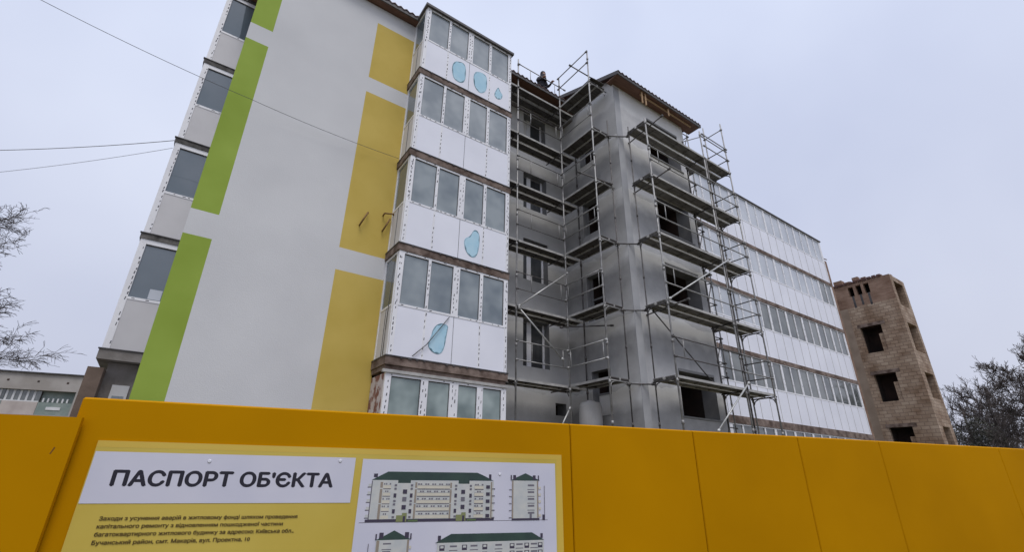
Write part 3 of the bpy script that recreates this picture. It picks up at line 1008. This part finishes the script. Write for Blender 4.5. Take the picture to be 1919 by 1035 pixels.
# lower row
P.q(1.209, 1.395, 1.05, 1.364, 0)
P.poly([(1.203, 1.362), (1.412, 1.362), (1.385, 1.374), (1.308, 1.413), (1.232, 1.374)], 1)
for x in (1.207, 1.408): P.q(x-.004, x+.004, 1.364, 1.395, 5)
for x in (1.236, 1.384): P.q(x-.012, x+.012, 1.37, 1.402, 5)
P.q(1.212, 1.228, 1.05, 1.36, 4); P.q(1.388, 1.400, 1.05, 1.36, 4)
for k in range(6):
    z = 1.312-k*.0425
    P.q(1.250, 1.296, z+.026, z+.034, 2); P.q(1.245, 1.300, z-.003, z+.002, 2); P.q(1.402, 1.414, z, z+.016, 3)
P.q(1.166, 1.170, 1.05, 1.345, 2)
P.q(1.57, 2.268, 1.05, 1.342, 0)
P.poly([(1.556, 1.338), (2.272, 1.338), (2.186, 1.384), (1.652, 1.386)], 1)
P.q(1.572, 1.590, 1.35, 1.378, 5); P.q(2.246, 2.262, 1.35, 1.378, 5)
for k in range(6):
    z = 1.300-k*.0425
    for x in (1.60, 1.74, 1.87, 2.05, 2.15, 2.243):
        P.q(x-.016, x+.016, z-.006, z+.024, 5); P.q(x-.010, x+.010, z+.008, z+.020, 0)
    for x in (1.67, 1.80, 1.96, 2.10, 2.2):
        P.q(x-.022, x+.022, z+.012, z+.022, 2); P.q(x-.026, x+.026, z-.008, z-.003, 2)
P.mb.build('elevation_drawing', MI, sign)

# ------------------------------------------------------------------ scaffolds
R = .026
DZ = [4.3, 6.46, 8.67, 10.79, 12.9]
def pole(parent, a, b, matk='steel', r=R, name='standard'):
    mb = MB().tube(a, b, r)
    a, b = Vector(a), Vector(b)
    if abs(b.z-a.z) > 3 and (b-a).length < abs(b.z-a.z)*1.02:
        z = a.z+2.0                                  # coupler collars on the standards
        while z < b.z-.1:
            p = a.lerp(b, (z-a.z)/(b.z-a.z))
            mb.tube(p, p+Vector((0, 0, .1)), r*1.45)
            z += 1.08
    return mb.build(name, matk, parent)
def rail(parent, a, b, matk='steel', r=.02, name='guard_rail'):
    mb = MB().tube(a, b, r)
    d = (Vector(b)-Vector(a)).normalized()
    for p, s in ((Vector(a), 1), (Vector(b), -1)):
        mb.tube(p-d*.04, p+d*.06, r*1.7)
    return mb.build(name, matk, parent)
def deck_x(parent, x0, x1, y0, y1, z, n=2, gap=.06, mk='deck'):
    w_ = (y1-y0-gap*(n-1))/n
    for i in range(n):
        mb = MB()
        a = y0+i*(w_+gap)
        mb.box(x0, x1, a+.022, a+w_-.022, z+.02, z+.05)
        mb.box(x0, x1, a, a+.02, z-.015, z+.055, 1)
        mb.box(x0, x1, a+w_-.02, a+w_, z-.015, z+.055, 1)
        x = x0+.02
        while x < x1-.05:
            mb.box(x, x+.04, a+.021, a+w_-.021, z-.01, z+.018, 0)
            x += .62
        mb.build('deck', [mk, 'deck_edge'], parent)
def deck_y(parent, x0, x1, y0, y1, z, n=2, gap=.05, mk='deck'):
    w_ = (x1-x0-gap*(n-1))/n
    for i in range(n):
        mb = MB()
        a = x0+i*(w_+gap)
        mb.box(a+.022, a+w_-.022, y0, y1, z+.02, z+.05)
        mb.box(a, a+.02, y0, y1, z-.015, z+.055, 1)
        mb.box(a+w_-.02, a+w_, y0, y1, z-.015, z+.055, 1)
        y = y0+.02
        while y < y1-.05:
            mb.box(a+.021, a+w_-.021, y, y+.04, z-.01, z+.018, 0)
            y += .62
        mb.build('deck', [mk, 'deck_edge'], parent)
def gusset(mb, p, dx, dy, s=.22, r=.016):
    p = Vector(p)
    mb.path([p+Vector((0, 0, -s)), p+Vector((dx*s*.3, dy*s*.3, -s*.35)), p+Vector((dx*s, dy*s, 0))], r)

# front of the tower
S1 = thing('scaffold', (13.3, 8.2, 0), 'scaffold with five wide decks across the front face of the grey stair tower', 'scaffold', 'scaffolds round the stair tower')
YO, YI = 7.87, 8.62
XA, XB, XC = 10.88, 14.2, 15.82
pole(S1, (XA, YO, 0), (XA, YO, 13.05))
pole(S1, (XA+.02, YI, 0), (XA+.02, YI, 13.2), 'steel_dark', .02)
pole(S1, (XB-.05, YO, 0), (XB-.05, YO, 14.1))
pole(S1, (XB+.06, YO+.0, 0), (XB+.06, YO, 12.9), 'steel_dark')
pole(S1, (XB-.05, YI, 0), (XB-.05, YI, 14.1), 'steel_dark')
pole(S1, (XC, YO, 0), (XC, YO, 15.3))
pole(S1, (XC, YI, 0), (XC, YI, 15.6))
for i, z in enumerate(DZ):
    deck_x(S1, XA-.03, XB, YO+.02, YI+.03, z)
    deck_x(S1, XB+.01, XC+.06, YO+.02, YI+.03, z)
    for x in (XA, XB-.05, XC):
        mb = MB().tube((x, YO-.05, z-.04), (x, YI+.06, z-.04), .022)
        gusset(mb, (x, YO, z-.04), 0, 1); gusset(mb, (x, YI, z-.04), 0, -1)
        mb.build('transom', 'steel_dark', S1)
    for h in (.55, 1.1):
        if i < 4:
            rail(S1, (XA, YO-.03, z+h), (XB-.05, YO-.03, z+h), 'steel' if i else 'steel_dark')
        rail(S1, (XB+.06, YO-.03, z+h), (XC, YO-.03, z+h))
        rail(S1, (XC, YO, z+h+.03), (XC, YI, z+h+.03), 'steel_dark')
    if i < 4:
        for x in (XA+.42,):
            MB().tube((x, YO-.03, z+.55), (x, YO-.03, z+1.1), .014).build('rail_post', 'steel', S1)
rail(S1, (XC, YO, 15.0), (XC, YI, 15.0))
rail(S1, (XB-.05, YO, 13.9), (XC, YO, 13.9))
rail(S1, (XB-.05, YI, 14.1), (XC, YI, 15.2), 'steel')
# ties that run through the scaffold into the wall
for z in (12.8, 10.7, 6.36):
    rail(S1, (11.02, 7.3, z), (11.2, 8.88, z), 'steel_dark', .022, 'tie_tube')
# diagonal braces
rail(S1, (XA+.02, YO-.06, 6.5), (XB+.3, YO-.06, 8.75), 'bright', .024, 'brace')
rail(S1, (XA+.3, YI, 6.4), (XB, YI, 4.2), 'steel_dark', .02, 'brace')
rail(S1, (12.3, YO-.06, 3.0), (XB+.05, YO-.06, 4.5), 'bright', .024, 'brace')

# against the tower's left face
S2 = thing('scaffold', (10, 9.9, 0), 'narrow scaffold with dark decks along the left side face of the stair tower', 'scaffold', 'scaffolds round the stair tower')
VX0, VX1, VY0, VY1 = 9.64, 10.42, 9.13, 10.74
pole(S2, (VX0, VY0, 0), (VX0, VY0, 16.5))
pole(S2, (VX1, VY0, 0), (VX1, VY0, 13.6), 'steel_dark', .02)
pole(S2, (VX1+.02, VY1+.1, 0), (VX1+.02, VY1+.1, 13.2), 'steel_dark')
for i, z in enumerate(DZ+[15.0]):
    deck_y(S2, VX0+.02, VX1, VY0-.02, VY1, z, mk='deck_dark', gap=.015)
    for y in (VY0,):
        mb = MB().tube((VX0-.05, y, z-.04), (VX1+.1, y, z-.04), .022)
        gusset(mb, (VX0, y, z-.04), 1, 0); gusset(mb, (VX1, y, z-.04), -1, 0)
        mb.build('transom', 'steel', S2)
    for h in ((.56, 1.08) if i < 5 else (.9, 1.45)):
        rail(S2, (VX0-.03, VY0, z+h), (VX0-.03, VY1, z+h), 'bright' if i == 0 else 'steel')
    if i < 5:
        for y in (VY0+.12, VY1-.12):
            MB().tube((VX0-.03, y, z+.56), (VX0-.03, y, z+1.08), .013).build('rail_post', 'bright' if i == 0 else 'steel', S2)
for z, a in ((12.85, 1), (8.62, 1), (6.4, 1), (4.22, 1)):
    rail(S2, (10.35, 9.1, z), (XA+.05, 8.72, z), 'steel_dark', .022, 'tie_tube')
rail(S2, (9.1, 9.35, 10.95), (10.2, 9.0, 10.75), 'steel_dark', .022, 'tie_tube')
rail(S2, (9.1, 9.5, 15.75), (9.9, 9.1, 15.2), 'steel_dark', .022, 'tie_tube')
rail(S2, (9.5, 10.9, 6.15), (10.5, 9.7, 6.1), 'steel_dark', .022, 'tie_tube')
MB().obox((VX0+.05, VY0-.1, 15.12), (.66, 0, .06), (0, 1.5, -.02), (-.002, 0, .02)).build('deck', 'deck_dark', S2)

# in the recess
S3 = thing('scaffold', (8.7, 11.2, 0), 'scaffold in the shaded recess between white balconies and grey stair tower', 'scaffold', 'scaffolds round the stair tower')
UX0, UX1, UY0, UY1 = 7.72, 9.66, 10.83, 11.55
pole(S3, (UX0, UY0, 0), (UX0, UY0, 16.35))
pole(S3, (UX1, VY1+.02, 0), (UX1, VY1+.02, 16.45))
pole(S3, (UX0, UY1, 0), (UX0, UY1, 13.0), 'steel_dark')
for i, z in enumerate(DZ+[15.0]):
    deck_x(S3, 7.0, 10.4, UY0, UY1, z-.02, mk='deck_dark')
    for x in (UX0, UX1):
        mb = MB().tube((x, UY0-.08, z-.06), (x, UY1+.1, z-.06), .022)
        gusset(mb, (x, UY0, z-.06), 0, 1)
        mb.build('transom', 'steel_dark', S3)
    for h in (.55, 1.1):
        if not (i == 5 and h < 1):
            rail(S3, (UX0, UY0-.03, z+h), (UX1+.3*(i == 5), UY0-.03, z+h), 'steel' if i in (0, 5) else 'steel_dark', .018 if i in (0, 5) else .013)
    for x in (UX0+.55, UX1-.2):
        MB().tube((x, UY0-.03, z+.55), (x, UY0-.03, z+1.1), .012).build('rail_post', 'steel', S3)
rail(S3, (UX0+.05, UY0-.06, 6.45), (UX1+.05, UY0-.06, 8.0), 'bright', .024, 'brace')
rail(S3, (UX0+.05, UY0-.06, 6.4), (9.4, UY0-.06, 5.1), 'bright', .024, 'brace')
rail(S3, (9.2, UY0-.06, 3.0), (9.62, UY0-.06, 3.65), 'bright', .024, 'brace')

# on the right side of the tower
S4 = thing('scaffold', (15.3, 10.0, 0), 'cluttered dark scaffold with small decks at the right side of the stair tower', 'scaffold', 'scaffolds round the stair tower')
for x, y in ((14.95, 9.35), (15.75, 9.35), (14.95, 10.0), (15.75, 10.0)):
    pole(S4, (x, y, 0), (x, y, 15.9), 'steel_dark' if y > 9.5 else 'steel', .024)
for i, z in enumerate((4.6, 6.8, 9.0, 11.2, 13.7)):
    deck_y(S4, 14.85, 15.8, 9.3, 10.02, z)
    for h in (.5, 1.0, 1.9):
        rail(S4, (14.95, 9.33, z+h), (15.75, 9.33, z+h), 'steel_dark')
        rail(S4, (15.77, 9.35, z+h), (15.77, 10.0, z+h), 'steel_dark')
    rail(S4, (14.95, 9.36, z+.1), (15.75, 9.36, z+1.9), 'steel_dark', .018, 'brace')
for z in (5.2, 7.6, 9.7, 12.0):
    rail(S4, (14.8, 9.32, z), (15.9, 9.9, z+.35), 'steel_dark', .022, 'tie_tube')
    rail(S4, (14.9, 9.36, z+.5), (14.95, 10.0, z+1.6), 'steel_dark', .018, 'brace')
for z in (2.6, 3.4):
    rail(S4, (14.95, 9.33, z), (15.75, 9.33, z), 'steel_dark')

# pale tank on the lowest boards
def lathe(prof, cx, cy, n=28):
    mb = MB()
    for (ra, za), (rb_, zb) in zip(prof[:-1], prof[1:]):
        for i in range(n):
            t0, t1 = 2*pi*i/n, 2*pi*(i+1)/n
            mb.face([(cx+ra*cos(t0), cy+ra*sin(t0), za), (cx+ra*cos(t1), cy+ra*sin(t1), za), (cx+rb_*cos(t1), cy+rb_*sin(t1), zb), (cx+rb_*cos(t0), cy+rb_*sin(t0), zb)], 0, True)
    return mb
tk = lathe([(.001, 0), (.33, 0), (.34, .05), (.34, 1.2), (.35, 1.22), (.35, 1.3), (.34, 1.32), (.34, 3.4), (.33, 3.72), (.30, 3.83), (.14, 3.86), (.13, 3.9), (.001, 3.9)], 10.15, 10.45)
tag(tk.build('water_tank', 'tank'), 'pale grey upright plastic cylinder standing beside the lowest side window of the stair tower', 'tank')

# ------------------------------------------------------------------ worker at the roof edge
def skin_person(name, verts, edges, radii, matk, parent, sub=2, root=0):
    me = bpy.data.meshes.new(name)
    me.from_pydata(verts, edges, [])
    me.materials.append(K[matk])
    o = bpy.data.objects.new(name, me)
    COL.objects.link(o)
    md = o.modifiers.new('skin', 'SKIN')
    for i, r in enumerate(radii):
        rr = r if isinstance(r, tuple) else (r, r)
        me.skin_vertices[0].data[i].radius = rr
    me.skin_vertices[0].data[root].use_root = True
    o.modifiers.new('sub', 'SUBSURF').render_levels = sub
    for p in me.polygons: p.use_smooth = True
    attach(o, parent)
    return o
wk = thing('person', (9.05, 11.2, 15.75), 'crouching worker in dark hooded jacket at the roof edge behind the top scaffold rail', 'person')
bx_, by_, bz_ = 9.06, 11.12, 15.62
def W(x, y, z): return (bx_+x, by_+y, bz_+z)
vs = [W(0, .08, .30), W(0, .04, .52), W(0, -.04, .72), W(0, -.07, .82), W(0, -.10, .93), W(0, -.10, 1.0),
      W(-.17, -.03, .70), W(-.27, -.06, .50), W(-.22, -.26, .44), W(-.2, -.34, .44),
      W(.17, -.03, .70), W(.27, -.06, .48), W(.24, -.26, .44), W(.22, -.34, .44),
      W(-.12, -.16, .30), W(-.13, .02, .04), W(-.13, -.12, 0.0), W(.12, -.16, .30), W(.13, .02, .04), W(.13, -.12, 0.0)]
es = [(0, 1), (1, 2), (2, 3), (3, 4), (4, 5), (2, 6), (6, 7), (7, 8), (8, 9), (2, 10), (10, 11), (11, 12), (12, 13), (0, 14), (14, 15), (15, 16), (0, 17), (17, 18), (18, 19)]
ra = [(.16, .13), (.17, .13), (.16, .11), .065, .10, .075, .075, .058, .042, .04, .075, .058, .042, .04, .085, .06, .05, .085, .06, .05]
skin_person('body', vs, es, ra, 'jacket', wk)
hd = lathe([(.001, -.12), (.05, -.11), (.075, -.05), (.082, .02), (.07, .08), (.03, .12), (.001, .125)], bx_, by_-.13, 14)
for i, v in enumerate(hd.v): hd.v[i] = (v[0], v[1], v[2]+bz_+.92)
hd.build('face', 'skin', wk)
hood = lathe([(.15, -.30), (.125, -.16), (.108, -.04), (.112, .04), (.098, .11), (.05, .17), (.001, .19)], bx_, by_-.10, 16)
for i, v in enumerate(hood.v):
    yy = v[1]+.03*max(0, v[2])
    hood.v[i] = (v[0], yy, v[2]+bz_+.93)
hood.f = [f for f in hood.f if not all(hood.v[k][1] < by_-.155 and bz_+.85 < hood.v[k][2] < bz_+1.03 for k in f)]
hood.mi = [0]*len(hood.f); hood.sm = [True]*len(hood.f)
hood.build('hood', 'jacket', wk)
for s in (-1, 1):
    hm = MB()
    base = Vector(W(.21*s, -.38, .44))
    hm.obox(base+Vector((-.04, -.07, -.015)), (.08, 0, 0), (0, .08, 0), (0, 0, .03))
    for j in range(4):
        a = base+Vector((-.032+j*.021, -.07, 0))
        hm.tube(a, a+Vector((0, -.045, -.01)), .009, .008); hm.tube(a+Vector((0, -.045, -.01)), a+Vector((0, -.05, -.05)), .008, .007)
    hm.tube(base+Vector((-.04*s, -.03, 0)), base+Vector((-.065*s, -.07, -.02)), .011, .008)
    hm.build('hand', 'skin', wk)

# ------------------------------------------------------------------ cables
def cable(pts, r, label, matk, sag=.0, n=14):
    mb = MB()
    P_ = []
    for a, b in zip(pts[:-1], pts[1:]):
        a, b = Vector(a), Vector(b)
        for i in range(n):
            t = i/n
            p = a.lerp(b, t); p.z -= sag*4*t*(1-t)
            P_.append(p)
    P_.append(Vector(pts[-1]))
    mb.path(P_, r, 6)
    tag(mb.build('overhead_cable', matk), label, 'cable', 'overhead cables at the left gable')
cable([(-14, 10.3, 10.97), (-4, 10.65, 10.29), (-.13, 10.78, 9.98), (3.66, 10.92, 10.03)], .006, 'long thin dark cable crossing sky and white wall to the front balcony corner', 'cable', .06)
cable([(-1.47, 13.12, 9.66), (-5.17, 16, 9.47), (-12.6, 21.8, 9.1)], .010, 'upper grey cable from the left picture edge to the gable balcony corner', 'cable_grey', .05)
cable([(-1.47, 13.14, 9.43), (-4.97, 16, 8.87), (-12, 21.8, 7.75)], .006, 'fainter lower grey cable from the left picture edge to the gable balcony', 'cable_grey', .05)

# ------------------------------------------------------------------ bare trees
def bare_tree(name, base, h, label, seed, trunk_mat='bark', lean=(0, 0), spread=.9, droop=0, depth=6, twig_r=.012, group=None, start=.25, trunk_r=None, density=1.0):
    rnd = random.Random(seed)
    root = thing(name, base, label, 'tree', group)
    tr, cr_ = MB(), MB()
    base = Vector(base)
    tr_r = trunk_r or h*.014
    # trunk as tapering bent segments
    pts = [base.copy()]
    n = 9
    d = Vector((lean[0], lean[1], 1)).normalized()
    for i in range(n):
        d = (d+Vector((rnd.uniform(-.08, .08), rnd.uniform(-.08, .08), .03))).normalized()
        pts.append(pts[-1]+d*h/n)
    rad = lambda t: tr_r*(1-t*.92)
    for i in range(n):
        tr.tube(pts[i], pts[i+1], rad(i/n), rad((i+1)/n), n=8, caps=False)
    def branch(p, d, l, r, lev):
        if lev == 0 or l < .14:
            return
        segs = 3
        q = p.copy(); dd = d.copy()
        mb = tr if lev >= depth-1 else cr_
        for s in range(segs):
            dd = (dd+Vector((rnd.uniform(-.22, .22), rnd.uniform(-.22, .22), rnd.uniform(-.12, .2)-(droop*(depth-lev)/depth)))).normalized()
            q2 = q+dd*l/segs
            ra_, rb = r*(1-s/segs*.45), r*(1-(s+1)/segs*.45)
            mb.tube(q, q2, max(ra_, twig_r), max(rb, twig_r*.8), n=5 if lev > 2 else 3, caps=False)
            k = 2 if rnd.random() < .42*density else 1
            for _ in range(k if lev > 1 else 1):
                ax = Vector((rnd.uniform(-1, 1), rnd.uniform(-1, 1), rnd.uniform(-.3, .7))).normalized()
                nd = (dd*.75+ax*spread*.7).normalized()
                branch(q2 if s == segs-1 else q.lerp(q2, rnd.random()), nd, l*rnd.uniform(.5, .72), rb*.62, lev-1)
            q = q2
    m_ = int(13*density)
    for i in range(m_):
        t = start+(1-start)*(i+rnd.random())/m_
        idx = min(int(t*n), n-1)
        p = pts[idx].lerp(pts[idx+1], t*n-idx)
        a = i*2.4+rnd.uniform(-.4, .4)
        up = rnd.uniform(.25, .8)
        dv = Vector((cos(a)*spread, sin(a)*spread, up)).normalized()
        branch(p, dv, h*(.34-.2*t)*rnd.uniform(.8, 1.15), rad(t)*.55, depth-1)
    tr.build('trunk', trunk_mat, root)
    cr_.build('crown', 'twig', root)
    return root

bare_tree('bare_tree', (-9.3, 23.5, 0), 9.9, 'bare birch with drooping twigs reaching in from the left picture edge', 5, 'birch', lean=(.02, 0), spread=1.0, droop=.22, depth=7, twig_r=.007, group='bare leafless trees', start=.25, density=1.5)
GT = 'bare leafless trees'
bare_tree('bare_tree', (50, 13.4, 0), 10.6, 'slender bare tree with upright shoots just right of the brown block tower', 21, spread=.42, depth=6, twig_r=.013, group=GT, start=.15, density=1.1)
bare_tree('bare_tree', (52, 9.4, 0), 8.4, 'tangled bare tree in the middle of the group at the right edge', 32, spread=1.0, depth=6, twig_r=.013, group=GT, start=.08, density=1.25)
bare_tree('bare_tree', (46, 5.9, 0), 9.0, 'largest dark bare tree with long spreading boughs at the right edge', 43, spread=1.15, depth=6, twig_r=.013, group=GT, start=.08, density=1.3, trunk_r=.2)
bare_tree('bare_tree', (62, 12.2, 0), 9.0, 'small bare tree far behind the dark evergreen at right', 54, spread=.9, depth=6, twig_r=.016, group=GT, start=.06, density=1.2)

# dark evergreen mass among the trees
ev = thing('evergreen_tree', (50, 10.9, 0), 'dark green ivy covered tree standing between the bare trees at right', 'tree')
MB().tube((50, 10.9, 0), (50.2, 11.0, 7.0), .22, .06).build('trunk', 'bark', ev)
lv = MB()
rnd = random.Random(3)
cl_ = [(rnd.uniform(-1, 1)*1.5, rnd.uniform(-1, 1)*2.1, .8+5.2*rnd.random()**1.1, rnd.uniform(.5, .95)) for _ in range(42)]
for (cx, cy, cz, cr0) in cl_:
    k_ = 1-.75*max(0, cz-2.5)/5
    for i in range(260):
        d = Vector((rnd.gauss(0, 1), rnd.gauss(0, 1), rnd.gauss(0, 1))).normalized()*cr0*rnd.random()**.4
        p = Vector((50+cx*k_, 10.9+cy*k_, cz))+d
        u = Vector((rnd.uniform(-1, 1), rnd.uniform(-1, 1), rnd.uniform(-1, 1))).normalized()
        v = u.orthogonal().normalized()
        q_ = rnd.uniform(.04, .085)
        lv.face([p-u*q_, p+v*q_*.55, p+u*q_, p-v*q_*.55])
lv.build('crown', 'ivy', ev)

# ------------------------------------------------------------------ old block in the left distance
p0, p1 = Vector((-11.17, 52.29, 0)), Vector((-5.82, 50.9, 0))
dx = (p1-p0).normalized()
nx = Vector((dx.y, -dx.x, 0))          # towards the camera
if nx.y > 0: nx = -nx
old = thing('apartment_block', (-8.5, 51.6, 0), 'weathered three storey concrete panel block with glazed loggias in the left distance', 'apartment building')
def op(s, z, o=0): return p0+dx*s+Vector((0, 0, z))+nx*o
b = MB()
b.obox(op(-26, 0, -12), dx*31.4, nx*11.4, Vector((0, 0, 8.96)))
b.obox(op(-26, 7.72, -.6), dx*31.4, nx*.6, Vector((0, 0, 1.24)))
b.obox(op(5.15, 0, -.6), dx*.25, nx*.6, Vector((0, 0, 7.72)))
b.build('wall', 'old_panel', old)
b = MB().obox(op(-26.1, 8.97, -12), dx*31.7, nx*12.15, Vector((0, 0, .09)))
b.build('roof', 'flash', old)
for s in (.65, 2.5, 4.35, -1.2, -3.0):
    MB().obox(op(s, 8.30, 0), dx*.14, nx*.01, Vector((0, 0, .14))).build('drain_hole', 'dark', old)
lo_ = [(-26, -3.0, 'old_green'), (-3.0, .75, 'old_green'), (.75, 2.95, 'old_pink'), (2.95, 5.15, 'old_green')]
for i, (a, c, mk) in enumerate(lo_):
    MB().obox(op(a, 5.9, -.3), dx*(c-a-.02), nx*.1, Vector((0, 0, .95))).build('loggia_panel', mk, old)
    MB().obox(op(a, 5.6, -.4), dx*(c-a-.02), nx*.35, Vector((0, 0, .29))).build('loggia_slab', 'old_panel', old)
    if i < 3:
        fr_ = MB()
        s = a+.05
        while s < c-.1:
            fr_.obox(op(s, 6.86, -.28), dx*.13, nx*.06, Vector((0, 0, .84)))
            s += .42
        fr_.obox(op(a, 6.852, -.285), dx*(c-a-.02), nx*.075, Vector((0, 0, .08)))
        fo = fr_.build('window', 'old_frame', old)
        MB().obox(op(a, 6.93, -.27), dx*(c-a-.02), nx*.02, Vector((0, 0, .78))).build('pane', 'glass_far', fo)
    else:
        MB().obox(op(a, 6.86, -.5), dx*(c-a-.02), nx*.05, Vector((0, 0, .84))).build('loggia_shade', 'old_green', old)
        bl_ = MB()
        for j in range(6):
            bl_.obox(op(a+.2+j*.3, 6.87, -.3), dx*.1, nx*.1, Vector((0, 0, .3)))
        bl_.build('baluster', 'old_frame', old)
        MB().obox(op(a+.6, 6.3, -.19), dx*.9, nx*.03, Vector((0, 0, .22))).build('crest_panel', 'old_frame', old)
